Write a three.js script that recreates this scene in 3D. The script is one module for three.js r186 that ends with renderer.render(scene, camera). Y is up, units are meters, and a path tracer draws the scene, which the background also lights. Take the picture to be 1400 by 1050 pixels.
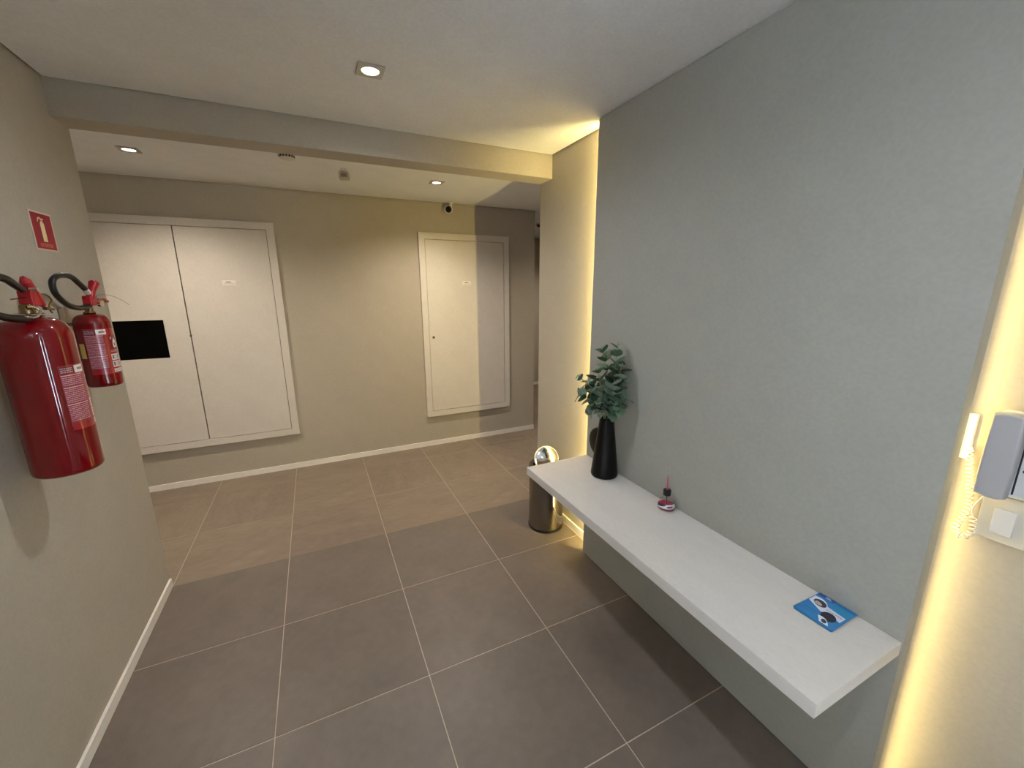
import * as THREE from 'three';
import { RoundedBoxGeometry } from 'three/addons/geometries/RoundedBoxGeometry.js';
import { mergeGeometries, mergeVertices } from 'three/addons/utils/BufferGeometryUtils.js';
import { RectAreaLightUniformsLib } from 'three/addons/lights/RectAreaLightUniformsLib.js';

// ───────────────────────── camera, daylight, exposure ─────────────────────────
const scene = new THREE.Scene();
const renderer = new THREE.WebGLRenderer({ antialias: true });
renderer.toneMapping = THREE.LinearToneMapping;
renderer.toneMappingExposure = 1.14;
renderer.shadowMap.enabled = true;
RectAreaLightUniformsLib.init();

const camera = new THREE.PerspectiveCamera(86.38, 1400 / 1050, 0.05, 60);
camera.position.set(0.9095, 1.6683, 2.7065);
camera.rotation.set(-0.2267, -0.445, -0.0051, 'YXZ');
camera.updateProjectionMatrix();

// an even overcast sky: it reaches the hall only through the glazed entrance behind the camera
scene.background = new THREE.Color().setRGB(0.86, 0.95, 1.0);
scene.backgroundIntensity = 9.0;
// added sunlight behind the building: its bounce off the pavement brightens the hall ceiling
const addedSun = new THREE.DirectionalLight(new THREE.Color().setRGB(0.95, 0.98, 1.0), 130);
addedSun.position.set(3.5, 20, -2); addedSun.target.position.set(3, 0, 7); addedSun.castShadow = true;
Object.assign(addedSun.shadow.camera, { left: -14, right: 14, top: 14, bottom: -14, near: 1, far: 50 });
scene.add(addedSun, addedSun.target);

// strengths of the lamps (each lamp builds its own light further down)
const SPOT_CD = 3.6, SPOT_RGB = [0.96, 1.0, 1.06];
const HALL_CD = 7.0, HALL_RGB = [1.0, 0.86, 0.69];
const LED_FAR = 205, LED_NEAR = 29, LED_RGB = [1.0, 0.77, 0.27];

// ───────────────────────── measures of the place (metres) ─────────────────────────
const XR = 2.4275;            // right wall
const ZF = -1.512;            // far wall of the cross corridor
const ZB = 4.8;               // entrance wall behind the camera
const ZW = 3.2, XW = 4.6;      // behind the camera the hall widens to the right
const HC = 2.524, HF = 2.508; // ceilings of hall and corridor
const HB = 2.384, BZ = 0.159; // beam
const XE = 3.21;              // end of the far wall
const ZE = -3.61;             // wall beyond that corner
const PX = 2.332, PT = 0.05, PZ0 = 0.781, PZ1 = 2.3106; // panel
const TOP = 2.62;

// ───────────────────────── helpers ─────────────────────────
let seed = 7;
function rnd() { seed = (seed * 1664525 + 1013904223) >>> 0; return seed / 4294967296; }
const names = {};
function numbered(n) {
  if (!(n in names)) { names[n] = 0; return n; }
  names[n]++; return n + '_' + String(names[n]).padStart(3, '0');
}
function shade(o) { o.traverse((c) => { if (c.isMesh) { c.castShadow = true; c.receiveShadow = true; } }); return o; }
function tag(o, label, category, group) {
  Object.assign(o.userData, { label, category });
  if (group) o.userData.group = group;
  return o;
}
function thing(name, label, category, pos = [0, 0, 0], group) {
  const g = new THREE.Group(); g.name = numbered(name); g.position.set(...pos); scene.add(g);
  return tag(g, label, category, group);
}
function part(name, geo, mat, parent, pos) {
  const m = new THREE.Mesh(geo, mat); m.name = name;
  if (pos) m.position.set(...pos);
  m.castShadow = m.receiveShadow = true;
  parent.add(m); return m;
}
function structure(name, geo, mat) {
  const m = new THREE.Mesh(geo, mat); m.name = numbered(name); m.userData.kind = 'structure';
  m.castShadow = m.receiveShadow = true;
  scene.add(m); return m;
}
// axis-aligned block between two corners with uv in metres
function block(x0, x1, y0, y1, z0, z1) {
  const w = x1 - x0, h = y1 - y0, d = z1 - z0;
  const g = new THREE.BoxGeometry(w, h, d);
  const uv = g.attributes.uv, sizes = [[d, h], [d, h], [w, d], [w, d], [w, h], [w, h]];
  for (let f = 0; f < 6; f++) for (let k = 0; k < 4; k++) {
    const i = f * 4 + k; uv.setXY(i, uv.getX(i) * sizes[f][0], uv.getY(i) * sizes[f][1]);
  }
  g.translate((x0 + x1) / 2, (y0 + y1) / 2, (z0 + z1) / 2);
  return g;
}
function rbox(w, h, d, r = 0.003, seg = 2) { return new RoundedBoxGeometry(w, h, d, seg, r); }
function lathe(pts, seg = 48) { return new THREE.LatheGeometry(pts.map(([r, y]) => new THREE.Vector2(r, y)), seg); }
function tube(points, r, seg = 48, radial = 10, closed = false) {
  return new THREE.TubeGeometry(new THREE.CatmullRomCurve3(points.map((p) => new THREE.Vector3(...p)), closed), seg, r, radial, closed);
}
function rod(a, b, r0, r1 = r0, seg = 14) {
  const A = new THREE.Vector3(...a), B = new THREE.Vector3(...b), d = B.clone().sub(A);
  const g = new THREE.CylinderGeometry(r1, r0, d.length(), seg);
  g.applyQuaternion(new THREE.Quaternion().setFromUnitVectors(new THREE.Vector3(0, 1, 0), d.clone().normalize()));
  g.translate(...A.add(B).multiplyScalar(0.5).toArray());
  return g;
}
const merged = (list) => mergeGeometries(list.map((g) => { const n = g.index ? g.toNonIndexed() : g; for (const k of Object.keys(n.attributes)) if (!['position', 'normal', 'uv'].includes(k)) n.deleteAttribute(k); return n; }));

// seeded value noise that tiles with period p
function lattice(s) {
  const t = new Float32Array(4096); let q = s * 7919 + 13;
  for (let i = 0; i < 4096; i++) { q = (q * 1664525 + 1013904223) >>> 0; t[i] = q / 4294967296; }
  return (x, y, p) => {
    const xi = Math.floor(x), yi = Math.floor(y), fx = x - xi, fy = y - yi;
    const u = fx * fx * (3 - 2 * fx), v = fy * fy * (3 - 2 * fy);
    const h = (a, b) => t[((((a % p) + p) % p) * 57 + (((b % p) + p) % p) * 131) & 4095];
    return (h(xi, yi) * (1 - u) + h(xi + 1, yi) * u) * (1 - v) + (h(xi, yi + 1) * (1 - u) + h(xi + 1, yi + 1) * u) * v;
  };
}
function noiseTexture(size, f, { srgb = true, rep = 1 } = {}) {
  const d = new Uint8Array(size * size * 4);
  for (let y = 0; y < size; y++) for (let x = 0; x < size; x++) {
    const v = f(x / size, y / size), i = (y * size + x) * 4;
    const c = Array.isArray(v) ? v : [v, v, v];
    for (let k = 0; k < 3; k++) d[i + k] = Math.max(0, Math.min(255, c[k] * 255));
    d[i + 3] = 255;
  }
  const t = new THREE.DataTexture(d, size, size, THREE.RGBAFormat);
  t.wrapS = t.wrapT = THREE.RepeatWrapping; t.magFilter = THREE.LinearFilter; t.minFilter = THREE.LinearMipmapLinearFilter;
  t.generateMipmaps = true; if (srgb) t.colorSpace = THREE.SRGBColorSpace;
  t.repeat.set(rep, rep); t.needsUpdate = true; return t;
}
function canvasTexture(w, h, draw) {
  const c = document.createElement('canvas'); c.width = w; c.height = h;
  draw(c.getContext('2d'), w, h);
  const t = new THREE.CanvasTexture(c); t.colorSpace = THREE.SRGBColorSpace; t.anisotropy = 8; return t;
}

// ───────────────────────── materials ─────────────────────────
const n1 = lattice(1), n2 = lattice(2), n3 = lattice(3);
const paintGrain = noiseTexture(512, (x, y) => 0.955 + 0.03 * n1(x * 128, y * 128, 128) + 0.015 * n2(x * 16, y * 16, 16));
const paintBump = noiseTexture(512, (x, y) => 0.6 * n1(x * 200, y * 200, 200) + 0.4 * n3(x * 64, y * 64, 64), { srgb: false });
function paint(hex, rough = 0.85, bump = 0.0003) {
  return new THREE.MeshStandardMaterial({ color: hex, roughness: rough, map: paintGrain, bumpMap: paintBump, bumpScale: bump });
}
const std = (hex, roughness = 0.5, metalness = 0, more = {}) => new THREE.MeshStandardMaterial({ color: hex, roughness, metalness, ...more });
const M = {
  wall: paint('#b6ae9f'),
  panel: paint('#a4a49c', 0.7),
  ceiling: paint('#eef0f3', 0.9, 0.0004),
  slab: std('#6a665f', 0.95),
  base: std('#ece7df', 0.45),
  door: paint('#d9d3cb', 0.45, 0.0002),
  joint: std('#3a342d', 0.9),
  grout: std('#b9ab9a', 0.9),
  laminate: paint('#dcd8d4', 0.42, 0.0001),
  black: std('#0b0b0c', 0.45),
  matteBlack: new THREE.MeshPhysicalMaterial({ color: '#060607', roughness: 0.36, specularIntensity: 0.45 }),
  blackGlass: new THREE.MeshPhysicalMaterial({ color: '#020202', roughness: 0.12, specularIntensity: 0.25 }),
  white: std('#e8e6e2', 0.4),
  offWhite: std('#d9d7d3', 0.45),
  steel: std('#918c84', 0.09, 1),
  chrome: std('#d8d6d2', 0.1, 1),
  brass: std('#8c7650', 0.25, 1),
  red: new THREE.MeshPhysicalMaterial({ color: '#74000a', roughness: 0.4, specularIntensity: 0.1, clearcoat: 1, clearcoatRoughness: 0.03 }),
  redPlastic: std('#a50b1a', 0.4),
  rubber: std('#060606', 0.4),
  glass: new THREE.MeshPhysicalMaterial({ color: '#ffffff', roughness: 0.0, transmission: 1, thickness: 0, ior: 1.5 }),
  phone: std('#cfd0d4', 0.5),
  lens: new THREE.MeshStandardMaterial({ color: '#fff6e8', emissive: new THREE.Color().setRGB(1, 0.93, 0.84), emissiveIntensity: 5, roughness: 0.4 }),
  led: new THREE.MeshStandardMaterial({ color: '#fff2c8', emissive: new THREE.Color().setRGB(1, 0.75, 0.33), emissiveIntensity: 4, roughness: 0.5 }),
};

// ───────────────────────── the setting ─────────────────────────
// floor: slab and separate porcelain tiles on a 60 cm grid
const floor = structure('floor', block(-3.2, 6.3, -0.12, -0.0012, -3.8, 5.0), M.grout);
{
  const mottled = (s) => { const a = lattice(s), b = lattice(s + 5); return noiseTexture(512, (x, y) => {
    const v = 0.86 + 0.07 * a(x * 5, y * 5, 5) + 0.05 * b(x * 21, y * 21, 21) + 0.04 * a(x * 170, y * 170, 170);
    return [v, v, v * 0.995];
  }); };
  const rough = (s) => { const a = lattice(s), b = lattice(s + 5); return noiseTexture(256, (x, y) => 0.84 + 0.12 * a(x * 6, y * 6, 6) + 0.04 * b(x * 90, y * 90, 90), { srgb: false }); };
  const maps = [mottled(11), mottled(23), mottled(37)], rmap = rough(41);
  for (const t of [...maps, rmap]) t.repeat.set(1 / 0.6, 1 / 0.6);
  const mats = (hexes, set = maps) => hexes.map((h, i) => new THREE.MeshStandardMaterial({ color: h, map: set[i % 3], roughnessMap: rmap, roughness: 0.46 }));
  const hallTiles = mats(['#746961', '#72675f', '#766b63']);
  // the corridor is laid with another, cloudier tile than the hall; in the photograph the change follows the
  // tile joint under the beam exactly, from wall to wall, and the far tiles show streaks that the near ones lack
  const cloudy = (s) => { const a = lattice(s), b = lattice(s + 5); return noiseTexture(512, (x, y) => {
    const w = a(x * 3, y * 3, 3), v = 0.82 + 0.08 * a(x * 3 + w, y * 8, 8) + 0.06 * b(x * 14, y * 32, 32) + 0.04 * b(x * 160, y * 160, 160);
    return [v, v * 0.99, v * 0.97];
  }); };
  const cloudMaps = [cloudy(61), cloudy(73), cloudy(89)];
  for (const t of cloudMaps) { t.repeat.set(1 / 0.6, 1 / 0.6); t.offset.set(0.5, 0.5); }
  const corridorTiles = mats(['#8d7f73', '#8a7c71', '#908275'], cloudMaps);
  const cache = {};
  function tileGeometry(w, d) {
    const key = w.toFixed(4) + d.toFixed(4);
    if (cache[key]) return cache[key];
    const b = 0.0008, s = new THREE.Shape([new THREE.Vector2(-w / 2 + b, -d / 2 + b), new THREE.Vector2(w / 2 - b, -d / 2 + b), new THREE.Vector2(w / 2 - b, d / 2 - b), new THREE.Vector2(-w / 2 + b, d / 2 - b)]);
    const g = new THREE.ExtrudeGeometry(s, { depth: 0.0057, bevelEnabled: true, bevelThickness: b, bevelSize: b, bevelSegments: 1 });
    g.rotateX(-Math.PI / 2); g.translate(0, -0.0065, 0);
    return (cache[key] = g);
  }
  let k = 0;
  function layTiles(x0, x1, z0, z1, set) {
    for (let i = -7; i < 12; i++) for (let j = -8; j < 10; j++) {
      const gx = 0.01 + 0.6 * i, gz = 0.008 + 0.6 * j;
      const a = Math.max(gx + 0.002, x0), b = Math.min(gx + 0.598, x1);
      const c = Math.max(gz + (j === 0 ? 0.0004 : 0.002), z0), d = Math.min(gz + (j === -1 ? 0.5996 : 0.598), z1);
      if (b - a < 0.03 || d - c < 0.03) continue;
      const m = part('tile', tileGeometry(b - a, d - c), set[k % 3], floor, [(a + b) / 2, 0, (c + d) / 2]);
      k += 1 + Math.floor(rnd() * 2);
      if (b - a > 0.595 && d - c > 0.595) m.rotation.y = Math.PI / 2 * Math.floor(rnd() * 4) * (Math.abs((b - a) - (d - c)) < 0.001 ? 1 : 0);
    }
  }
  layTiles(0.001, XR - 0.001, 0.008, ZB - 0.002, hallTiles);
  layTiles(XR - 0.001, XW, ZW + 0.001, ZB - 0.002, hallTiles);
  layTiles(-3.0, 6.1, ZF + 0.001, 0.0085, corridorTiles);
  layTiles(XE + 0.001, 6.1, ZE + 0.001, ZF + 0.001, corridorTiles);
}
// the left wall has a tall narrow window behind the camera
structure('wall_left', merged([block(-0.15, 0, 0, TOP, 0, 3.2), block(-0.15, 0, 0, TOP, 3.62, ZB), block(-0.15, 0, 2.3, TOP, 3.2, 3.62), block(-0.15, 0, 0, 0.1, 3.2, 3.62)]), M.wall);
{
  const w = structure('window_3', merged([block(-0.1, -0.06, 0.1, 2.3, 3.2, 3.225), block(-0.1, -0.06, 0.1, 2.3, 3.595, 3.62), block(-0.1, -0.06, 0.1, 0.125, 3.225, 3.595), block(-0.1, -0.06, 2.275, 2.3, 3.225, 3.595)]), M.matteBlack);
  part('glass_pane', block(-0.083, -0.077, 0.125, 2.275, 3.225, 3.595), M.glass, w);
}
structure('wall_right', block(XR, XR + 0.15, 0, TOP, 0, ZW), M.wall);
structure('wall_far', block(-3.2, XE, 0, TOP, ZF - 0.15, ZF), M.wall);
structure('wall_corridor_left_end', block(-3.2, -3.0, 0, TOP, ZF, 0.15), M.wall);
structure('wall_corridor_left', block(-3.0, -0.15, 0, TOP, 0, 0.15), M.wall);
structure('wall_corridor_right', block(XR + 0.15, 6.1, 0, TOP, 0, 0.15), M.wall);
structure('wall_corridor_right_end', block(6.1, 6.3, 0, TOP, ZE, 0.15), M.wall);
structure('wall_corridor_side', block(XE - 0.15, XE, 0, TOP, ZE, ZF - 0.15), M.wall);
structure('wall_corridor_back', block(XE - 0.15, 6.3, 0, TOP, ZE - 0.15, ZE), M.wall);
structure('beam', block(0, XR, HB, TOP, 0, BZ), M.wall);
structure('ceiling', block(0.012, XR - 0.012, HC, HC + 0.014, BZ + 0.012, ZB - 0.012), M.ceiling);
structure('ceiling', merged([block(-2.99, 6.09, HF, HF + 0.014, ZF + 0.012, -0.001), block(XE + 0.012, 6.09, HF, HF + 0.014, ZE + 0.012, ZF + 0.012)]), M.ceiling);
structure('ceiling_slab', merged([block(-3.2, 6.3, TOP, TOP + 0.15, -3.8, 0.15), block(-0.15, XW + 0.15, TOP, TOP + 0.15, 0.15, ZB + 0.15)]), M.slab);
// behind the camera the hall widens; its end wall has a door between two tall glass sidelights
structure('wall_entrance_side', block(XR + 0.15, XW + 0.15, 0, TOP, ZW - 0.15, ZW), M.wall);
structure('wall_entrance_right', block(XW, XW + 0.15, 0, TOP, ZW, ZB), M.wall);
structure('ceiling', block(XR + 0.0, XW - 0.012, HC, HC + 0.014, ZW + 0.012, ZB - 0.012), M.ceiling);
{
  const x0 = 2.72, x1 = 3.06, x2 = 3.68, x3 = 4.02, jh = 2.38;
  structure('wall_back', merged([block(-0.15, x0, 0, TOP, ZB, ZB + 0.15), block(x3, XW + 0.15, 0, TOP, ZB, ZB + 0.15), block(x0, x3, jh, TOP, ZB, ZB + 0.15)]), M.wall);
  const d = structure('door_3', block(x1, x2, 0.004, jh - 0.004, ZB + 0.05, ZB + 0.095), std('#6d5a48', 0.5));
  part('door_handle', rod([x1 + 0.09, 0.75, ZB + 0.0], [x1 + 0.09, 1.35, ZB + 0.0], 0.014), M.steel, d);
  part('handle_post', rod([x1 + 0.09, 0.85, ZB], [x1 + 0.09, 0.85, ZB + 0.05], 0.009), M.steel, d);
  part('handle_post', rod([x1 + 0.09, 1.25, ZB], [x1 + 0.09, 1.25, ZB + 0.05], 0.009), M.steel, d);
  [[x0, x1], [x2, x3]].forEach(([a, b]) => {
    const w = structure(a === x0 ? 'window_1' : 'window_2', merged([block(a, a + 0.025, 0.003, jh, ZB + 0.05, ZB + 0.09), block(b - 0.025, b, 0.003, jh, ZB + 0.05, ZB + 0.09), block(a + 0.025, b - 0.025, jh - 0.03, jh, ZB + 0.05, ZB + 0.09), block(a + 0.025, b - 0.025, 0.003, 0.03, ZB + 0.05, ZB + 0.09)]), M.matteBlack);
    part('glass_pane', block(a + 0.025, b - 0.025, 0.03, jh - 0.03, ZB + 0.067, ZB + 0.073), M.glass, w);
  });
  structure('pavement', merged([block(-6, 13, -0.12, -0.01, 5.0, 18), block(-9, -3.2, -0.12, -0.01, -3, 5.0), block(-3.2, -0.15, -0.12, 0.005, 0.3, 5.0)]), std('#b6bec8', 0.9));
}
// baseboards
structure('baseboard_left', block(0, 0.012, 0, 0.05, -0.0, ZB), M.base);
structure('baseboard_far', block(-3.0, XE, 0, 0.05, ZF, ZF + 0.012), M.base);
structure('baseboard_right', block(XR - 0.012, XR, 0, 0.05, 0, ZW), M.base);
structure('baseboard_corridor_back', block(XE, 6.1, 0, 0.05, ZE, ZE + 0.012), M.base);

// ───────────────────────── utility cupboard doors in the far wall ─────────────────────────
function plateTexture(s) {
  return canvasTexture(256, 112, (c, w, h) => {
    c.fillStyle = '#e9e2da'; c.fillRect(0, 0, w, h);
    // two lines of print too small to read in the photograph: strokes only
    let q = s; const r = () => { q = (q * 1664525 + 1013904223) >>> 0; return q / 4294967296; };
    c.fillStyle = '#4c4440';
    for (let x = 70; x < 165;) { const d = 8 + r() * 9; c.fillRect(x, 34, d, 20); x += d + 4; }
    c.fillStyle = '#8b817a';
    for (let x = 30; x < 226;) { const d = 5 + r() * 10; c.fillRect(x, 74, d, 10); x += d + 4; }
  });
}
function cupboard(name, x0, x1, y0, y1, f, split) {
  const d = structure(name, block(x0 + f, x1 - f, y0 + f, y1 - f, ZF, ZF + 0.008), M.joint);  // dark rebate behind the leaves
  const t = 0.03;
  part('frame', block(x0, x1, y1 - f, y1, ZF, ZF + t), M.door, d);
  part('frame', block(x0, x1, y0, y0 + f, ZF, ZF + t), M.door, d);
  part('frame', block(x0, x0 + f, y0 + f, y1 - f, ZF, ZF + t), M.door, d);
  part('frame', block(x1 - f, x1, y0 + f, y1 - f, ZF, ZF + t), M.door, d);
  const g = 0.004, zt = ZF + 0.024;
  const xs = split ? [x0 + f, split, x1 - f] : [x0 + f, x1 - f], leaves = [];
  for (let i = 0; i + 1 < xs.length; i++) leaves.push([xs[i] + g, xs[i + 1] - g, y0 + f + g, y1 - f - g, zt]);
  return { d, leaves };
}
{
  const { d, leaves } = cupboard('door_1', -0.72, 0.6735, 0.347, 2.229, 0.058, -0.0245);
  const [L, R] = leaves;
  // left leaf is cut out around a plain black rectangle
  const wx0 = -0.505, wx1 = -0.187, wy0 = 1.139, wy1 = 1.445;
  const left = part('leaf', merged([block(L[0], wx0, L[2], L[3], ZF + 0.008, L[4]), block(wx1, L[1], L[2], L[3], ZF + 0.008, L[4]), block(wx0, wx1, L[2], wy0, ZF + 0.008, L[4]), block(wx0, wx1, wy1, L[3], ZF + 0.008, L[4])]), M.door, d);
  part('window', block(wx0, wx1, wy0, wy1, ZF + 0.008, ZF + 0.014), M.blackGlass, left).userData.label = 'black rectangular inset';
  const right = part('leaf', block(R[0], R[1], R[2], R[3], ZF + 0.008, R[4]), M.door, d);
  part('lock', rod([R[0] - 0.004, 1.309, ZF + 0.02], [R[0] - 0.004, 1.309, ZF + 0.028], 0.008), M.steel, right);
  part('name_plate', block(0.249, 0.343, 1.715, 1.757, ZF + 0.024, ZF + 0.026), M.white, right);
  const pl = new THREE.PlaneGeometry(0.094, 0.042); pl.translate(0.296, 1.736, ZF + 0.0262);
  part('plate_print', pl, std('#ffffff', 0.5, 0, { map: plateTexture(5) }), right);
}
{
  const { d, leaves } = cupboard('door_2', 1.903, 2.8775, 0.334, 2.22, 0.06, null);
  const [R] = leaves;
  const leaf = part('leaf', block(R[0], R[1], R[2], R[3], ZF + 0.008, R[4]), M.door, d);
  const lock = part('lock', rod([2.009, 1.188, ZF + 0.022], [2.009, 1.188, ZF + 0.029], 0.013), M.steel, leaf);
  part('name_plate', block(2.342, 2.436, 1.717, 1.759, ZF + 0.024, ZF + 0.026), M.white, leaf);
  const pl = new THREE.PlaneGeometry(0.094, 0.042); pl.translate(2.389, 1.738, ZF + 0.0262);
  part('plate_print', pl, std('#ffffff', 0.5, 0, { map: plateTexture(17) }), leaf);
}

// ───────────────────────── panel, shelf and the light strips behind the panel ─────────────────────────
{
  const p = tag(new THREE.Mesh(block(PX, PX + PT, 0.006, HC - 0.004, PZ0, PZ1), M.panel), 'tall grey floor-to-ceiling panel carrying the shelf, lit from behind at both edges', 'wall panel');
  p.name = 'wall_panel'; scene.add(shade(p));
  const s = thing('floating_shelf', 'long thick white floating shelf on the grey panel under the black vase', 'shelf', [PX, 0.6345, (PZ0 + PZ1) / 2]);
  const depth = PX - 1.918, len = 2.307 - PZ0;
  const g = rbox(depth, 0.0445, len, 0.0012, 1); g.translate(-depth / 2, 0.02225, (PZ0 + 2.307) / 2 - (PZ0 + PZ1) / 2);
  part('board', g, M.laminate, s);
}
function ledStrip(z, dir, nits, label) {
  const t = thing('led_strip', label, 'light strip', [PX + PT, 0, z]);
  // flexible strip stuck to the back edge of the panel, shining out of the gap
  part('carrier', block(0, 0.013, 0.03, HC - 0.03, dir > 0 ? -0.006 : 0, dir > 0 ? 0 : 0.006), M.white, t);
  part('led_tape', block(0.001, 0.012, 0.035, HC - 0.035, dir > 0 ? 0 : -0.002, dir > 0 ? 0.002 : 0), M.led, t);
  const l = new THREE.RectAreaLight(new THREE.Color().setRGB(...LED_RGB), nits, 0.011, HC - 0.07);
  l.position.set(PX + PT + 0.0065, HC / 2, z + dir * 0.004);
  scene.add(l); l.lookAt(PX + PT + 0.0065, HC / 2, z + dir * 2);
}
ledStrip(PZ0 + 0.012, -1, LED_FAR, 'warm light strip behind the far edge of the grey panel, beside the steel bin');
ledStrip(PZ1 - 0.012, 1, LED_NEAR, 'warm light strip behind the near edge of the grey panel, beside the telephone');

// ───────────────────────── ceiling fittings ─────────────────────────
function downlight(x, y, z, cd, rgb, label, wide = false) {
  const t = thing('downlight', label, 'ceiling light', [x, y, z]);
  const s = new THREE.Shape(), h = 0.05;
  s.moveTo(-h, -h); s.lineTo(h, -h); s.lineTo(h, h); s.lineTo(-h, h); s.closePath();
  const hole = new THREE.Path(); hole.absarc(0, 0, 0.035, 0, Math.PI * 2, true); s.holes.push(hole);
  const fr = new THREE.ExtrudeGeometry(s, { depth: 0.005, bevelEnabled: true, bevelSize: 0.001, bevelThickness: 0.001, bevelSegments: 1, curveSegments: 32 });
  fr.rotateX(Math.PI / 2); fr.translate(0, -0.001, 0);
  part('frame', fr, std('#b5b0a8', 0.35, 0.3), t);
  part('lens', lathe([[0, -0.004], [0.02, -0.0036], [0.034, -0.002], [0.034, -0.0005], [0, -0.0005]], 32), M.lens, t);
  const l = new THREE.SpotLight(new THREE.Color().setRGB(...rgb), cd, 0, wide ? 1.5 : 1.25, wide ? 0.6 : 0.75, 2);
  l.position.set(x, y - 0.009, z); l.target.position.set(x, 0, z); l.castShadow = true; l.shadow.radius = 1.6;
  scene.add(l, l.target);
}
downlight(1.21, HC, 0.78, SPOT_CD, SPOT_RGB, 'square recessed downlight in the hall ceiling in front of the beam', true);
downlight(1.21, HC, 2.68, SPOT_CD * 0.85, SPOT_RGB, 'square recessed downlight in the hall ceiling above the near end of the shelf', true);
downlight(1.21, HC, 4.3, SPOT_CD, SPOT_RGB, 'square recessed downlight in the hall ceiling nearest the entrance door', true);
downlight(0.0, HF, -0.753, HALL_CD, HALL_RGB, 'square recessed downlight in the corridor ceiling above the double cupboard door');
downlight(1.9, HF, -0.753, HALL_CD, HALL_RGB, 'square recessed downlight in the corridor ceiling near the camera above the single door');
downlight(-1.9, HF, -0.753, HALL_CD, HALL_RGB, 'square recessed downlight in the corridor ceiling near its left end');
downlight(3.8, HF, -0.753, HALL_CD * 0.55, HALL_RGB, 'square recessed downlight in the corridor ceiling right of the hall opening');
downlight(4.5, HF, -2.5, HALL_CD, HALL_RGB, 'square recessed downlight in the side passage ceiling beyond the dark red beacon');
{
  // presence detector: small box on a short foot
  const t = thing('motion_sensor', 'small grey box-shaped motion sensor on the corridor ceiling', 'sensor', [1.2, HF, -0.68]);
  part('foot', lathe([[0, 0], [0.022, 0], [0.02, -0.012], [0.009, -0.014], [0.009, -0.022], [0, -0.022]], 20), M.offWhite, t);
  const b = rbox(0.068, 0.048, 0.05, 0.006, 3); b.translate(0.004, -0.044, 0.0);
  const body = part('housing', b, std('#b9b3a9', 0.45), t); body.rotation.x = -0.12; body.rotation.y = -0.25;
  const w = rbox(0.04, 0.024, 0.006, 0.002, 2); w.translate(0.006, -0.047, 0.026);
  part('lens', w, std('#857e74', 0.3), body);
}
{
  const t = thing('smoke_detector', 'round smoke detector with dark slots, half hidden behind the beam', 'detector', [0.855, HF, -0.44]);
  part('housing', lathe([[0, 0], [0.052, 0], [0.052, -0.012], [0.044, -0.016], [0.044, -0.03], [0.04, -0.036], [0, -0.038]], 40), M.offWhite, t);
  for (let k = 0; k < 16; k++) {
    const a = k / 16 * Math.PI * 2, g = rbox(0.0115, 0.012, 0.004, 0.001, 1);
    const m = part('slot', g, M.black, t, [Math.sin(a) * 0.0435, -0.023, Math.cos(a) * 0.0435]); m.rotation.y = a;
  }
}
{
  const t = thing('security_camera', 'white security camera with a round black face above the single door', 'camera', [2.234, HF, -1.45]);
  part('mount', lathe([[0, 0], [0.034, 0], [0.034, -0.006], [0.014, -0.012], [0.011, -0.045], [0, -0.045]], 24), M.white, t);
  const body = part('body', lathe([[0, -0.05], [0.026, -0.05], [0.036, -0.03], [0.038, 0.022], [0.036, 0.03], [0.032, 0.031], [0.031, 0.026], [0, 0.026]], 32), M.white, t, [-0.028, -0.068, 0.015]);
  body.quaternion.setFromUnitVectors(new THREE.Vector3(0, 1, 0), new THREE.Vector3(-0.33, -0.22, 0.92).normalize());
  const face = part('face', lathe([[0, 0.0275], [0.018, 0.0285], [0.031, 0.0265], [0.031, 0.02], [0, 0.02]], 32), M.matteBlack, body);
  part('eye', lathe([[0, 0.0335], [0.006, 0.032], [0.009, 0.0275], [0, 0.0275]], 20), M.blackGlass, face);
}
{
  const t = thing('alarm_beacon', 'tiny dark red beacon on the ceiling beyond the corridor corner', 'beacon', [3.69, HF, -2.28]);
  part('base', lathe([[0, 0], [0.04, 0], [0.04, -0.012], [0, -0.012]], 24), M.offWhite, t);
  part('dome', lathe([[0, -0.045], [0.02, -0.04], [0.03, -0.025], [0.032, -0.0121], [0, -0.0121]], 24), std('#5a2018', 0.3), t);
}

// ───────────────────────── fire sign and extinguishers ─────────────────────────
{
  const tex = canvasTexture(512, 512, (c, w, h) => {
    c.fillStyle = '#d8c3ab'; c.fillRect(0, 0, w, h);
    c.fillStyle = '#93142a'; c.fillRect(22, 22, w - 44, h - 44);
    c.fillStyle = '#e6d6a4';
    c.beginPath(); c.moveTo(206, 392); c.lineTo(206, 168); c.quadraticCurveTo(206, 140, 234, 132); c.lineTo(234, 112); c.lineTo(276, 112); c.lineTo(276, 132); c.quadraticCurveTo(304, 140, 304, 168); c.lineTo(304, 392); c.closePath(); c.fill();
    c.lineWidth = 24; c.strokeStyle = '#e6c09a'; c.beginPath(); c.arc(214, 128, 46, Math.PI * 0.95, Math.PI * 1.75); c.stroke();
    c.fillRect(228, 84, 76, 20);
    c.fillStyle = '#d98560'; c.font = 'bold 62px sans-serif'; c.textAlign = 'center'; c.fillText('EXTINTOR', w / 2, 462, 390);
  });
  const t = thing('fire_sign', 'square red sign with a pale extinguisher symbol on the left wall', 'sign', [0, 1.895, 0.425]);
  part('plate', rbox(0.003, 0.142, 0.147, 0.001, 1), M.offWhite, t, [0.0016, 0, 0]);
  const pl = new THREE.PlaneGeometry(0.147, 0.142); pl.rotateY(Math.PI / 2); pl.translate(0.0033, 0, 0);
  part('sign_print', pl, std('#ffffff', 0.5, 0, { map: tex }), t);
}
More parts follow.
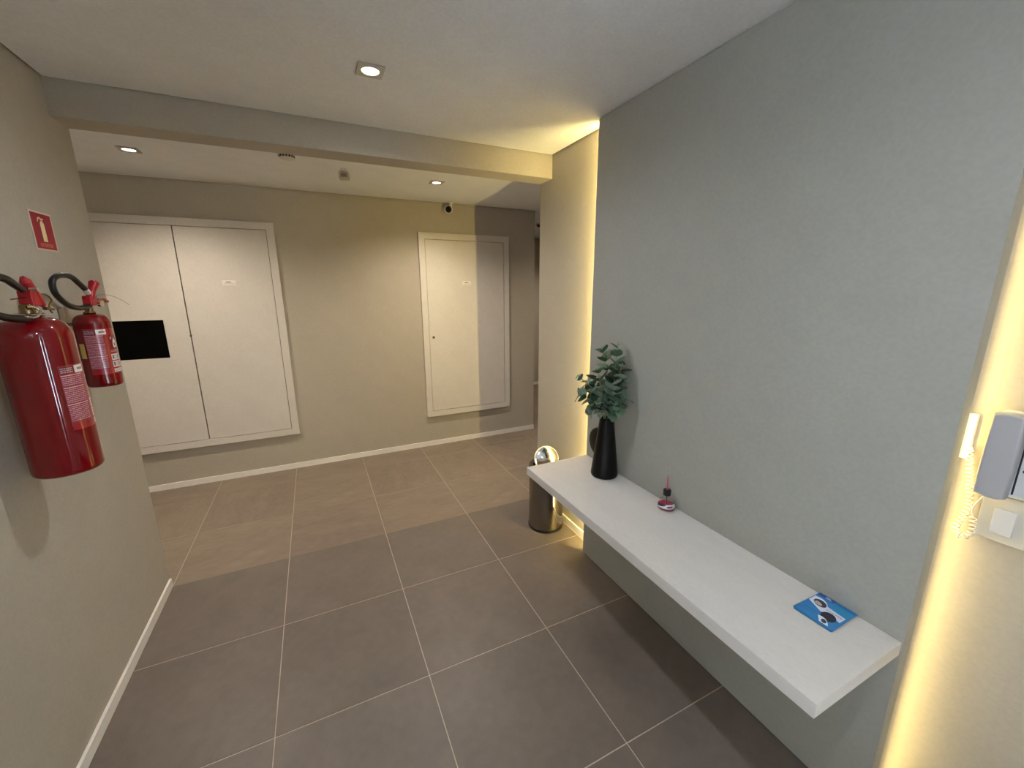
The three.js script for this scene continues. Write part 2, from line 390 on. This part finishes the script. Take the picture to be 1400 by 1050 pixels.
// print of an extinguisher's instruction label; unreadable small text becomes rows of strokes
function labelPrint(kind) {
  return canvasTexture(1024, 768, (c, w, h) => {
    let q = kind * 77 + 3; const r = () => { q = (q * 1664525 + 1013904223) >>> 0; return q / 4294967296; };
    c.fillStyle = '#9c0c1c'; c.fillRect(0, 0, w, h);
    const lines = (x, y, ww, n, step, col, th) => { c.fillStyle = col; for (let k = 0; k < n; k++) for (let u = x; u < x + ww;) { const d = 8 + r() * 34; c.fillRect(u, y + k * step, Math.min(d, x + ww - u), th); u += d + 8; } };
    // left column: heading box and three text blocks
    c.fillStyle = '#5d1a2c'; c.fillRect(10, 14, 250, 86);
    lines(24, 30, 210, 3, 22, '#c999a4', 12);
    c.fillStyle = '#e5dcd8'; c.fillRect(266, 14, 230, 86);
    c.fillStyle = '#4d4a52'; for (let u = 330; u < 470;) { const d = 14 + r() * 18; c.fillRect(u, 42, d, 28); u += d + 6; }
    const tops = [128, 270, 470], hs = [124, 182, 216];
    tops.forEach((y, i) => {
      c.fillStyle = '#d9c3c6'; c.fillRect(10, y - 14, 400, 9);
      c.fillStyle = '#8a2a40'; c.fillRect(10, y, 400, hs[i]);
      lines(18, y + 10, 380, Math.floor(hs[i] / 22), 21, '#cf9fab', 9);
    });
    // right column: emblem, pictogram panel and white class boxes
    c.strokeStyle = '#d9a9ae'; c.lineWidth = 16; c.beginPath(); c.arc(790, 60, 42, 0, Math.PI * 2); c.stroke();
    c.fillStyle = '#7f0a18'; c.fillRect(500, 120, 500, 300);
    c.fillStyle = '#e8ddd8'; c.beginPath(); c.moveTo(640, 330); c.quadraticCurveTo(600, 260, 690, 170); c.quadraticCurveTo(800, 250, 750, 330); c.closePath(); c.fill();
    c.fillStyle = '#7f0a18'; c.beginPath(); c.arc(695, 280, 30, 0, Math.PI * 2); c.fill();
    c.fillStyle = '#e0cfcb'; c.beginPath(); c.arc(590, 170, 24, 0, Math.PI * 2); c.fill();
    lines(520, 372, 440, 2, 22, '#d7a0a6', 10);
    for (let a = 0; a < 2; a++) for (let b = 0; b < 3; b++) {
      c.fillStyle = '#e2d8d4'; c.fillRect(505 + b * 165, 440 + a * 120, 152, 104);
      c.fillStyle = b % 2 ? '#a2182a' : '#5c4f52'; c.fillRect(530 + b * 165, 458 + a * 120, 44, 66);
      lines(586 + b * 165, 462 + a * 120, 60, 4, 18, '#8d7f80', 8);
    }
    c.fillStyle = '#e2d8d4'; c.fillRect(505, 690, 330, 60); lines(520, 704, 290, 2, 22, '#867a7c', 9);
  });
}
// a curved sheet on a cylinder of radius r between two headings (degrees from +x towards +z)
function wrap(r, a0, a1, y0, y1, seg = 28) {
  const g = new THREE.BufferGeometry(), p = [], n = [], uv = [], ix = [];
  for (let i = 0; i <= seg; i++) {
    const u = i / seg, a = (a0 + (a1 - a0) * u) * Math.PI / 180, x = Math.cos(a), z = Math.sin(a);
    for (const [y, v] of [[y0, 0], [y1, 1]]) { p.push(x * r, y, z * r); n.push(x, 0, z); uv.push(u, v); }
    if (i) { const k = i * 2; ix.push(k - 2, k, k - 1, k, k + 1, k - 1); }
  }
  g.setAttribute('position', new THREE.Float32BufferAttribute(p, 3)); g.setAttribute('normal', new THREE.Float32BufferAttribute(n, 3)); g.setAttribute('uv', new THREE.Float32BufferAttribute(uv, 2)); g.setIndex(ix);
  return g;
}
function extinguisherBody(r, h) {
  const pts = [[0, 0.006], [r * 0.86, 0.004], [r * 0.93, 0], [r * 0.985, 0.006], [r, 0.016], [r, h * 0.86]], y1 = h * 0.86, rise = h - y1;
  for (let k = 1; k <= 9; k++) { const a = k / 9 * Math.PI / 2; pts.push([r * 0.26 + r * 0.74 * Math.cos(a) ** 0.8, y1 + rise * Math.sin(a) * (1 - 0.05 * k / 9)]); }
  pts.push([r * 0.24, h * 1.0], [0, h * 1.0]);
  return lathe(pts, 64);
}
function labelMaterial(kind) { return new THREE.MeshPhysicalMaterial({ map: labelPrint(kind), roughness: 0.35, clearcoat: 0.7, clearcoatRoughness: 0.08 }); }
{ // the large one
  const X = 0.116, Y = 1.088, Z = 0.91, r = 0.086, h = 0.507;
  const t = thing('fire_extinguisher', 'larger red fire extinguisher hung on the left wall, nearer the camera', 'fire extinguisher', [X, Y, Z]);
  const L = (x, y, z) => [x - X, y - Y, z - Z];
  part('cylinder', extinguisherBody(r, h), M.red, t);
  part('instruction_label', wrap(r + 0.0006, 47, -62, 0.145, 0.355), labelMaterial(1), t);
  part('bracket', merged([block(-X, -X + 0.004, 0.36, 0.5, -0.02, 0.02), block(-X, -r + 0.008, 0.42, 0.434, -0.012, 0.012)]), M.steel, t);
  const v = part('valve', lathe([[0, 0.5], [0.024, 0.5], [0.024, 0.512], [0.017, 0.514], [0.017, 0.54], [0.012, 0.545], [0, 0.545]], 24), M.brass, t);
  part('collar', lathe([[0.03, 0.505], [0.036, 0.508], [0.036, 0.514], [0.03, 0.517], [0.026, 0.511], [0.03, 0.505]], 28), M.chrome, v);
  // valve housing and the raised squeeze lever, both red
  const strap = (pts, w, th) => { // bent flat strip: pts are (y, z) along its middle, w its width across x
    const c = new THREE.CatmullRomCurve3(pts.map(([y, z]) => new THREE.Vector3(0, y, z))), s = new THREE.Shape();
    s.moveTo(-th / 2, -w / 2); s.lineTo(th / 2, -w / 2); s.lineTo(th / 2, w / 2); s.lineTo(-th / 2, w / 2); s.closePath();
    return new THREE.ExtrudeGeometry(s, { steps: 16, extrudePath: c });
  };
  part('valve_body', (() => { const g = rbox(0.036, 0.05, 0.044, 0.006, 2); g.translate(0.004, 0.562, -0.016); return g; })(), M.redPlastic, t);
  const lev = part('squeeze_lever', merged([rod(L(0.125, 1.632, 0.868), L(0.125, 1.70, 0.905), 0.017, 0.014), rod(L(0.125, 1.70, 0.905), L(0.125, 1.712, 0.915), 0.014, 0.006), rod(L(0.125, 1.69, 0.90), L(0.12, 1.66, 0.86), 0.011, 0.013)]), M.redPlastic, t);
  part('carry_handle', merged([rod(L(0.122, 1.638, 0.89), L(0.122, 1.634, 0.845), 0.008, 0.008), rod(L(0.122, 1.65, 0.87), L(0.128, 1.626, 0.85), 0.011, 0.008)]), M.redPlastic, t);
  part('rivet', rod(L(0.13, 1.678, 0.905), L(0.148, 1.677, 0.905), 0.006), M.chrome, lev);
  const hose = part('hose', tube([L(0.128, 1.676, 0.94), L(0.135, 1.69, 0.985), L(0.14, 1.705, 1.03), L(0.14, 1.71, 1.09), L(0.14, 1.69, 1.14), L(0.14, 1.65, 1.155), L(0.14, 1.617, 1.125), L(0.14, 1.6, 1.07), L(0.143, 1.593, 1.01), L(0.14, 1.592, 0.96)], 0.0105, 80, 12), M.rubber, t);
  part('ferrule', tube([L(0.142, 1.6, 1.02), L(0.155, 1.594, 0.985), L(0.152, 1.598, 0.95), L(0.146, 1.613, 0.918), L(0.136, 1.624, 0.925), L(0.128, 1.624, 0.94)], 0.0042, 30, 8), M.chrome, hose);
  part('seal_ring', tube([L(0.12, 1.646, 0.855), L(0.12, 1.66, 0.835), L(0.12, 1.661, 0.81), L(0.12, 1.652, 0.785), L(0.12, 1.64, 0.775), L(0.12, 1.632, 0.79), L(0.12, 1.62, 0.80), L(0.12, 1.606, 0.798), L(0.12, 1.6, 0.79)], 0.0026, 40, 6), M.brass, t);
  part('safety_pin', rod(L(0.125, 1.617, 0.84), L(0.125, 1.612, 0.79), 0.006, 0.004), M.brass, t);
  part('pin_wire', rod(L(0.12, 1.648, 0.985), L(0.12, 1.652, 0.91), 0.002), M.steel, t);
}
{ // the small one
  const X = 0.087, Y = 1.285, Z = 0.445, r = 0.057, h = 0.298;
  const t = thing('fire_extinguisher', 'smaller red fire extinguisher with a looped black hose, hung by the wall corner', 'fire extinguisher', [X, Y, Z]);
  const L = (x, y, z) => [x - X, y - Y, z - Z];
  part('cylinder', extinguisherBody(r, h), M.red, t);
  part('instruction_label', wrap(r + 0.0006, 104, -40, 0.052, 0.238), labelMaterial(2), t);
  part('tag', wrap(r + 0.002, 128, 108, 0.12, 0.18), std('#c2a355', 0.6), t).userData.label = 'yellow paper tag';
  part('bracket', merged([block(-X, -X + 0.004, 0.2, 0.32, -0.018, 0.018), block(-X, -r + 0.008, 0.25, 0.262, -0.01, 0.01)]), M.steel, t);
  part('valve', lathe([[0, 0.295], [0.019, 0.295], [0.019, 0.304], [0.013, 0.306], [0.013, 0.335], [0, 0.336]], 24), M.brass, t);
  part('valve_body', (() => { const g = rbox(0.03, 0.04, 0.056, 0.006, 2); g.translate(0.01, 0.348, -0.002); return g; })(), M.redPlastic, t);
  part('gauge', rod(L(0.118, 1.621, 0.43), L(0.128, 1.62, 0.432), 0.013), M.chrome, t);
  part('squeeze_lever', merged([rod(L(0.1, 1.64, 0.45), L(0.104, 1.672, 0.432), 0.014, 0.013), rod(L(0.104, 1.672, 0.432), L(0.11, 1.704, 0.412), 0.013, 0.017), rod(L(0.11, 1.704, 0.412), L(0.111, 1.713, 0.408), 0.017, 0.008)]), M.redPlastic, t);
  part('carry_handle', merged([rod(L(0.1, 1.638, 0.43), L(0.102, 1.632, 0.34), 0.007, 0.007), rod(L(0.102, 1.632, 0.34), L(0.103, 1.628, 0.305), 0.009, 0.006)]), M.redPlastic, t);
  part('hose', tube([L(0.1, 1.612, 0.48), L(0.1, 1.608, 0.55), L(0.1, 1.618, 0.615), L(0.1, 1.64, 0.665), L(0.1, 1.67, 0.697), L(0.1, 1.702, 0.696), L(0.1, 1.722, 0.66), L(0.1, 1.728, 0.61), L(0.1, 1.722, 0.555), L(0.1, 1.7, 0.51), L(0.1, 1.676, 0.468)], 0.0098, 80, 12), M.rubber, t);
  part('nozzle', rod(L(0.1, 1.68, 0.475), L(0.1, 1.662, 0.447), 0.011, 0.009), M.offWhite, t);
  part('seal_wire', tube([L(0.1, 1.648, 0.42), L(0.104, 1.656, 0.36), L(0.11, 1.65, 0.27), L(0.115, 1.63, 0.19), L(0.115, 1.606, 0.11)], 0.0011, 30, 5), M.steel, t);
  part('safety_pin', merged([rod(L(0.11, 1.635, 0.41), L(0.11, 1.632, 0.355), 0.003), (() => { const g = new THREE.TorusGeometry(0.011, 0.0018, 6, 20); g.rotateY(Math.PI / 2); g.translate(...L(0.11, 1.622, 0.372)); return g; })()]), M.brass, t);
}

// ───────────────────────── steel bin ─────────────────────────
{
  const t = thing('swing_bin', 'polished steel swing-lid bin standing behind the far end of the shelf', 'bin', [2.28, 0, 0.39]);
  const r = 0.121, H = 0.462;
  part('body', lathe([[r - 0.002, 0.022], [r, 0.024], [r, H - 0.004], [r - 0.001, H - 0.002], [r - 0.002, H - 0.004], [r - 0.004, 0.03], [0, 0.028]], 96), M.steel, t);
  part('base_ring', lathe([[0, 0.0005], [r + 0.002, 0.0005], [r + 0.0035, 0.004], [r + 0.0035, 0.022], [r + 0.001, 0.0245], [0, 0.0245]], 72), M.black, t);
  part('lid_rim', lathe([[0.09, H + 0.006], [0.094, H + 0.012], [r - 0.008, H + 0.013], [r + 0.001, H + 0.008], [r + 0.002, H - 0.004], [r + 0.001, H - 0.008], [r - 0.003, H - 0.006], [0.094, H + 0.004], [0.09, H + 0.006]], 72), std('#8d8880', 0.2, 1), t);
  const lid = part('swing_flap', lathe([[0, 0.008], [0.03, 0.0065], [0.06, 0.003], [0.08, -0.002], [0.0835, -0.004], [0.0835, -0.006], [0.06, -0.003], [0, 0.003]], 64), M.chrome, t, [0, H + 0.05, 0]);
  const nrm = new THREE.Vector3(-0.26, 0.4, 0.88).normalize();
  lid.quaternion.setFromUnitVectors(new THREE.Vector3(0, 1, 0), nrm);
  const ring = new THREE.TorusGeometry(0.0845, 0.0035, 10, 72); ring.rotateX(Math.PI / 2); ring.translate(0, -0.004, 0);
  part('flap_ring', ring, std('#e6e3dc', 0.3, 0.6), lid);
  const ax = new THREE.Vector3(0.77, 0, 0.63).multiplyScalar(0.088);
  for (const q of [1, -1]) part('pivot', rod([q * ax.x, H + 0.008, q * ax.z], [q * ax.x, H + 0.052, q * ax.z], 0.004), M.steel, t);
}

// ───────────────────────── things on the shelf ─────────────────────────
const SH = 0.679;
{
  const t = thing('vase', 'tall matte black tapered vase holding green foliage on the white shelf', 'vase', [2.252, SH, 1.055]);
  part('vase_body', lathe([[0, 0.0005], [0.062, 0.0005], [0.069, 0.004], [0.072, 0.012], [0.0715, 0.022], [0.037, 0.322], [0.0365, 0.327], [0.034, 0.329], [0.0315, 0.326], [0.032, 0.3], [0.055, 0.1], [0.05, 0.012], [0, 0.01]], 64), M.matteBlack, t);
  const d = thing('disc_ornament', 'round black disc on the grey panel half hidden behind the tall vase', 'ornament', [PX, 0.803, 0.905]);
  const g = lathe([[0, 0.026], [0.03, 0.026], [0.07, 0.022], [0.084, 0.014], [0.087, 0.006], [0.084, 0.0005], [0, 0.0005]], 56); g.rotateZ(Math.PI / 2);
  part('disc', g, M.matteBlack, d);
}
{ // artificial eucalyptus: stems with opposite round leaves, each leaf a mesh
  const BX = 2.252, BZv = 1.055, mouth = SH + 0.325;
  const t = thing('foliage_stems', 'bunch of grey-green artificial eucalyptus stems in the black vase', 'plant', [BX, mouth, BZv]);
  const leafMap = noiseTexture(128, (x, y) => { const v = 0.82 + 0.16 * n2(x * 12, y * 12, 12) + (Math.abs(x - 0.5) < 0.03 ? 0.06 : 0); return [v, v, v]; });
  const leafMats = ['#6f8f76', '#557a5e', '#9db5a3', '#365a42', '#b3c4b5'].map((c) => new THREE.MeshStandardMaterial({ color: c, roughness: 0.55, map: leafMap, side: THREE.DoubleSide }));
  const stemMat = std('#9aa56c', 0.6);
  // a rounded leaf, 1 long, curved and folded a little along its rib
  function leafGeometry(width, curl, fold) {
    const nu = 5, nv = 7, p = [], uv = [], ix = [];
    for (let j = 0; j <= nv; j++) for (let i = 0; i <= nu; i++) {
      const v = j / nv, u = i / nu * 2 - 1, w = width * 0.5 * Math.pow(Math.sin(Math.PI * Math.min(1, 0.03 + 0.97 * Math.pow(v, 0.8))), 0.62);
      const x = u * w, y = v;
      p.push(x, y, fold * Math.abs(u) * w + curl * (v * v - 0.3 * v)); uv.push((u + 1) / 2, v);
    }
    for (let j = 0; j < nv; j++) for (let i = 0; i < nu; i++) { const a = j * (nu + 1) + i, b = a + 1, c = a + nu + 1, d = c + 1; ix.push(a, b, d, a, d, c); }
    const g = new THREE.BufferGeometry(); g.setAttribute('position', new THREE.Float32BufferAttribute(p, 3)); g.setAttribute('uv', new THREE.Float32BufferAttribute(uv, 2)); g.setIndex(ix); g.computeVertexNormals(); return g;
  }
  const leafGeos = [leafGeometry(0.85, -0.25, 0.18), leafGeometry(0.95, 0.18, 0.12), leafGeometry(0.75, -0.4, 0.25), leafGeometry(0.9, 0.05, 0.2)];
  const R = new THREE.Vector3(0.77, 0, 0.63), D = new THREE.Vector3(-0.63, 0, 0.77); // along the view's right, and towards the room
  const at = (a, y, b) => { const v = R.clone().multiplyScalar(a).addScaledVector(D, b); v.y = y - mouth; const lim = PX - 0.012 - BX; if (v.x > lim) v.x = lim - (v.x - lim) * 0.15; return v; };
  // [tip: right, height, towards room], [bend], leaf pairs, leaf length
  const stems = [
    [[-0.045, 1.385, 0.0], [0.0, 1.2, 0.0], 7, 0.056], [[0.035, 1.41, 0.01], [0.025, 1.2, 0.02], 9, 0.05], [[-0.16, 1.235, 0.03], [-0.05, 1.13, 0.02], 6, 0.054],
    [[-0.15, 1.14, 0.05], [-0.07, 1.1, 0.05], 6, 0.054], [[-0.06, 1.28, 0.04], [-0.03, 1.14, 0.04], 6, 0.062], [[0.1, 1.235, -0.01], [0.045, 1.15, 0.0], 7, 0.055],
    [[0.09, 1.13, 0.05], [0.05, 1.08, 0.04], 6, 0.052], [[0.03, 1.25, 0.06], [0.02, 1.12, 0.05], 8, 0.055], [[0.065, 1.31, 0.04], [0.035, 1.17, 0.03], 8, 0.05],
    [[-0.09, 1.06, 0.06], [-0.045, 1.06, 0.04], 4, 0.05], [[0.05, 1.07, 0.08], [0.025, 1.05, 0.05], 4, 0.048], [[-0.11, 1.2, -0.05], [-0.05, 1.12, -0.03], 6, 0.055],
  ];
  stems.forEach(([tip, bend, pairs, len], si) => {
    const foot = at((rnd() - 0.5) * 0.03, mouth - 0.09, (rnd() - 0.5) * 0.03);
    const curve = new THREE.CatmullRomCurve3([foot, at(tip[0] * 0.12, mouth + 0.01, tip[2] * 0.2), at(...bend), at(...tip)]);
    const stem = part('stem', new THREE.TubeGeometry(curve, 20, 0.0022, 6), stemMat, t);
    for (let k = 0; k < pairs; k++) {
      const s = 0.4 + 0.58 * (k + 0.5) / pairs, p = curve.getPoint(s), tan = curve.getTangent(s);
      const turn = k * 1.57 + si * 0.9 + rnd() * 0.4;
      for (const side of [0, Math.PI]) {
        const a = turn + side, ref = Math.abs(tan.y) > 0.9 ? new THREE.Vector3(1, 0, 0) : new THREE.Vector3(0, 1, 0);
        const e1 = ref.clone().cross(tan).normalize(), e2 = tan.clone().cross(e1);
        const out = e1.multiplyScalar(Math.cos(a)).addScaledVector(e2, Math.sin(a));
        const dir = out.clone().multiplyScalar(0.85).addScaledVector(tan, 0.45 + rnd() * 0.3).normalize();
        const nrm = tan.clone().sub(dir.clone().multiplyScalar(tan.dot(dir))).normalize();
        const sz = len * 1.22 * (0.85 + rnd() * 0.3) * (k === pairs - 1 ? 0.8 : 1);
        const m = part('leaf', leafGeos[Math.floor(rnd() * 4)], leafMats[Math.floor(rnd() * 5)], stem, [p.x, p.y, p.z]);
        const x = dir.clone().cross(nrm).normalize();
        m.quaternion.setFromRotationMatrix(new THREE.Matrix4().makeBasis(x, dir, nrm));
        m.scale.setScalar(sz);
        // keep clear of the panel
        if (BX + p.x + dir.x * sz > PX - 0.008) { const q = new THREE.Quaternion().setFromUnitVectors(dir, new THREE.Vector3(-Math.abs(dir.x) * 0.2, dir.y, dir.z).normalize()); m.quaternion.premultiply(q); }
      }
    }
  });
}
{
  const t = thing('perfume_bottle', 'small clear bottle of pink liquid with a black collar and a pink stick', 'bottle', [2.288, SH, 1.463]);
  part('glass_bottle', lathe([[0, 0.0006], [0.034, 0.0006], [0.0385, 0.004], [0.039, 0.012], [0.037, 0.03], [0.029, 0.05], [0.017, 0.063], [0.012, 0.068], [0.012, 0.074], [0.0105, 0.074], [0.0105, 0.067], [0.0275, 0.049], [0.0355, 0.029], [0.0372, 0.012], [0.036, 0.004], [0, 0.003]], 48), M.glass, t);
  part('liquid', lathe([[0, 0.0035], [0.0355, 0.0045], [0.0366, 0.012], [0.0362, 0.022], [0, 0.022]], 40), new THREE.MeshPhysicalMaterial({ color: '#c01a4e', roughness: 0.08, transmission: 0.25, thickness: 0 }), t);
  part('dip_tube', rod([-0.002, 0.02, 0.004], [0, 0.07, 0], 0.0026), M.black, t);
  part('collar', lathe([[0, 0.068], [0.0165, 0.068], [0.0175, 0.07], [0.0175, 0.092], [0.016, 0.0945], [0, 0.0945]], 32), M.black, t);
  const st = part('stick', rod([0, 0.09, 0], [0.004, 0.158, -0.006], 0.0042, 0.0024), std('#c0566a', 0.6), t);
  part('stick_tip', rod([0.004, 0.158, -0.006], [0.0046, 0.168, -0.0068], 0.0024, 0.0015), std('#8d8d86', 0.5), st);
  const tex = canvasTexture(512, 192, (c, w, h) => {
    c.fillStyle = '#dfe0ea'; c.fillRect(0, 0, w, h);
    c.fillStyle = '#3a2c48'; c.beginPath(); c.moveTo(0, 0); c.lineTo(200, 0); c.quadraticCurveTo(150, 120, 0, 140); c.closePath(); c.fill();
    c.fillStyle = '#232a3f'; c.beginPath(); c.ellipse(265, 104, 62, 44, 0, 0, Math.PI * 2); c.fill();
    c.fillStyle = '#c9cbdb'; c.fillRect(240, 92, 50, 16);
    c.fillStyle = '#5b3a5c'; c.fillRect(420, 0, 92, 90);
    c.fillStyle = '#c78a9e'; c.fillRect(0, 172, w, 20);
  });
  const lb = wrap(1, 205, 20, 0, 1, 24), pos = lb.attributes.position;
  for (let i = 0; i < pos.count; i++) { const y = pos.getY(i), rr = y > 0.5 ? 0.0362 : 0.0394; pos.setXYZ(i, pos.getX(i) * rr, 0.014 + y * 0.021, pos.getZ(i) * rr); }
  lb.computeVertexNormals();
  part('bottle_label', lb, std('#ffffff', 0.4, 0, { map: tex, side: THREE.DoubleSide }), t);
}
{ // a small stack of leaflets
  const tex = canvasTexture(740, 525, (c, w, h) => {
    const g = c; g.fillStyle = '#2f7fbe'; g.fillRect(0, 0, w, h);
    g.fillStyle = '#1d4d94'; g.fillRect(0, 0, w, 60); g.fillStyle = '#2a68ab'; g.fillRect(330, 0, 410, 60);
    g.fillStyle = '#2486b4'; g.fillRect(360, 60, 380, 110);
    g.fillStyle = '#e4e4f2'; g.beginPath(); g.moveTo(0, 110); g.quadraticCurveTo(200, 60, 330, 180); g.lineTo(700, 205); g.lineTo(700, 330); g.quadraticCurveTo(450, 280, 330, 330); g.lineTo(0, 240); g.closePath(); g.fill();
    g.fillStyle = '#26262f'; g.beginPath(); g.ellipse(190, 195, 130, 62, 0.12, 0, Math.PI * 2); g.fill();
    g.fillStyle = '#b9b4ae'; g.beginPath(); g.ellipse(160, 212, 92, 30, 0.12, 0, Math.PI * 2); g.fill();
    g.fillStyle = '#121218'; g.beginPath(); g.arc(84, 190, 22, 0, Math.PI * 2); g.fill();
    g.fillStyle = '#2b2636'; g.beginPath(); g.ellipse(500, 345, 140, 84, 0.1, 0, Math.PI * 2); g.fill();
    g.fillStyle = '#e9e9f4'; g.beginPath(); g.moveTo(360, 410); g.quadraticCurveTo(520, 360, 640, 500); g.lineTo(470, 500); g.closePath(); g.fill();
    g.fillStyle = '#3a3a48'; g.beginPath(); g.ellipse(520, 455, 56, 30, 0.3, 0, Math.PI * 2); g.fill();
    g.fillStyle = '#cfd6ea'; for (const [x, y, l] of [[150, 16, 90], [150, 36, 120], [380, 20, 0]]) g.fillRect(x, y, l, 12);
    g.fillStyle = '#4a7fae'; for (let k = 0; k < 6; k++) g.fillRect(360 + k * 52, 236, 40, 10);
    g.fillStyle = '#1c5c9c'; for (let k = 0; k < 5; k++) g.fillRect(60 + k * 46, 380, 36, 14);
    g.fillStyle = '#1f66aa'; for (let k = 0; k < 4; k++) g.fillRect(30 + k * 66, 430, 54, 12);
  });
  const paper = std('#3c83bb', 0.35), print = std('#ffffff', 0.3, 0, { map: tex });
  const lie = [[0, 0, 0.01], [0.002, -0.003, -0.02], [-0.003, 0.002, 0.035], [0.001, 0.002, 0.0]];
  lie.forEach(([dx, dz, turn], i) => {
    const top = i === 3;
    const t = thing('leaflet', top ? 'blue and white printed leaflet lying on top of the small stack on the shelf' : 'blue leaflet lying under the topmost one in the stack on the shelf', 'leaflet', [2.2585 + dx, SH + 0.0003 + i * 0.0016, 2.145 + dz], top ? undefined : 'leaflets under the topmost one');
    t.rotation.y = turn;
    part('sheet', block(-0.07, 0.07, 0, 0.0014, -0.0525, 0.0525), paper, t);
    if (top) { const pl = new THREE.PlaneGeometry(0.105, 0.14); pl.rotateX(-Math.PI / 2);
      // the print's top runs along the panel side (+x), its left end towards the far end (-z)
      const q = new THREE.PlaneGeometry(0.105, 0.14); const ps = q.attributes.position, u = q.attributes.uv;
      for (let k = 0; k < 4; k++) { const z = ps.getX(k), x = ps.getY(k); ps.setXYZ(k, x, 0.0015, z); u.setXY(k, z / 0.105 + 0.5, x / 0.14 + 0.5); }
      q.setIndex([0, 1, 2, 2, 1, 3].map((v) => v)); q.computeVertexNormals();
      part('leaflet_print', q, new THREE.MeshStandardMaterial({ map: tex, roughness: 0.3, side: THREE.DoubleSide }), t);
    }
  });
}

// ───────────────────────── wall telephone, junction box, switch plate ─────────────────────────
{
  const t = thing('wall_telephone', 'white wall telephone with a coiled cord beside the glowing panel edge', 'telephone', [XR, 1.165, 2.42]);
  const L = (x, y, z) => [x - XR, y - 1.165, z - 2.42];
  const b = rbox(0.032, 0.213, 0.1, 0.012, 4); part('base', b, M.phone, t, [-0.016, 0.1065, -0.014]);
  const hs = new THREE.Shape(); // handset seen from the front: slightly wider ends
  hs.moveTo(-0.024, 0.004); hs.quadraticCurveTo(0, -0.004, 0.018, 0.004); hs.lineTo(0.02, 0.06); hs.lineTo(0.02, 0.15); hs.lineTo(0.02, 0.202); hs.quadraticCurveTo(0, 0.208, -0.022, 0.202); hs.quadraticCurveTo(-0.026, 0.1, -0.024, 0.004);
  const he = new THREE.ExtrudeGeometry(hs, { depth: 0.02, bevelEnabled: true, bevelSize: 0.006, bevelThickness: 0.008, bevelSegments: 4, curveSegments: 10 });
  he.rotateY(-Math.PI / 2);
  part('handset', he, std('#a7a6a8', 0.45), t, L(XR - 0.032, 1.165, 2.381));
  part('slot', block(-0.0345, -0.031, 0.012, 0.19, -0.0115, -0.0085), M.black, t);
  part('hook_button', rbox(0.006, 0.006, 0.006, 0.0015, 2), M.matteBlack, t, [-0.0335, 0.075, 0.0]);
  // coiled cord: hangs from the junction box, loops at the bottom and runs on as a plain wire to the handset
  const path = new THREE.CatmullRomCurve3([[2.412, 1.262, 2.3175], [2.41, 1.19, 2.331], [2.41, 1.112, 2.343], [2.408, 1.07, 2.338], [2.406, 1.045, 2.332], [2.405, 1.026, 2.337], [2.407, 1.023, 2.348], [2.408, 1.036, 2.358], [2.409, 1.06, 2.36], [2.41, 1.085, 2.356]].map((p) => new THREE.Vector3(...L(...p))));
  const pts = [], N = 900, turns = 30;
  const fr = path.computeFrenetFrames(N);
  for (let i = 0; i <= N; i++) { const u = i / N, p = path.getPointAt(u), a = u * turns * Math.PI * 2, k = 0.0062; p.addScaledVector(fr.normals[i], Math.cos(a) * k).addScaledVector(fr.binormals[i], Math.sin(a) * k); pts.push(p); }
  const coil = new THREE.TubeGeometry(new THREE.CatmullRomCurve3(pts), 1400, 0.0018, 6);
  part('coiled_cord', coil, M.white, t);
  part('cord_end', tube([L(2.41, 1.085, 2.356), L(2.405, 1.105, 2.352), L(2.4, 1.14, 2.362), L(2.394, 1.168, 2.376)], 0.0016, 24, 6), M.white, t);
}
{
  const t = thing('junction_box', 'narrow white junction box on the right wall tight against the panel edge', 'junction box', [XR, 1.29, 2.302]);
  part('housing', rbox(0.012, 0.122, 0.032, 0.002, 2), M.white, t, [-0.0061, 0, 0]);
  part('cable_outlet', rod([-0.008, -0.03, 0.014], [-0.014, -0.03, 0.0155], 0.006), M.white, t);
}
{
  const t = thing('switch_plate', 'white wall plate with one square push button below the telephone', 'switch', [XR, 1.0975, 2.405]);
  part('plate', rbox(0.009, 0.122, 0.088, 0.0035, 3), std('#d0cabc', 0.45), t, [-0.0046, 0, 0]);
  part('push_button', rbox(0.006, 0.068, 0.038, 0.0015, 2), M.phone, t, [-0.0105, -0.005, 0.0]);
}

shade(scene);
renderer.render(scene, camera);
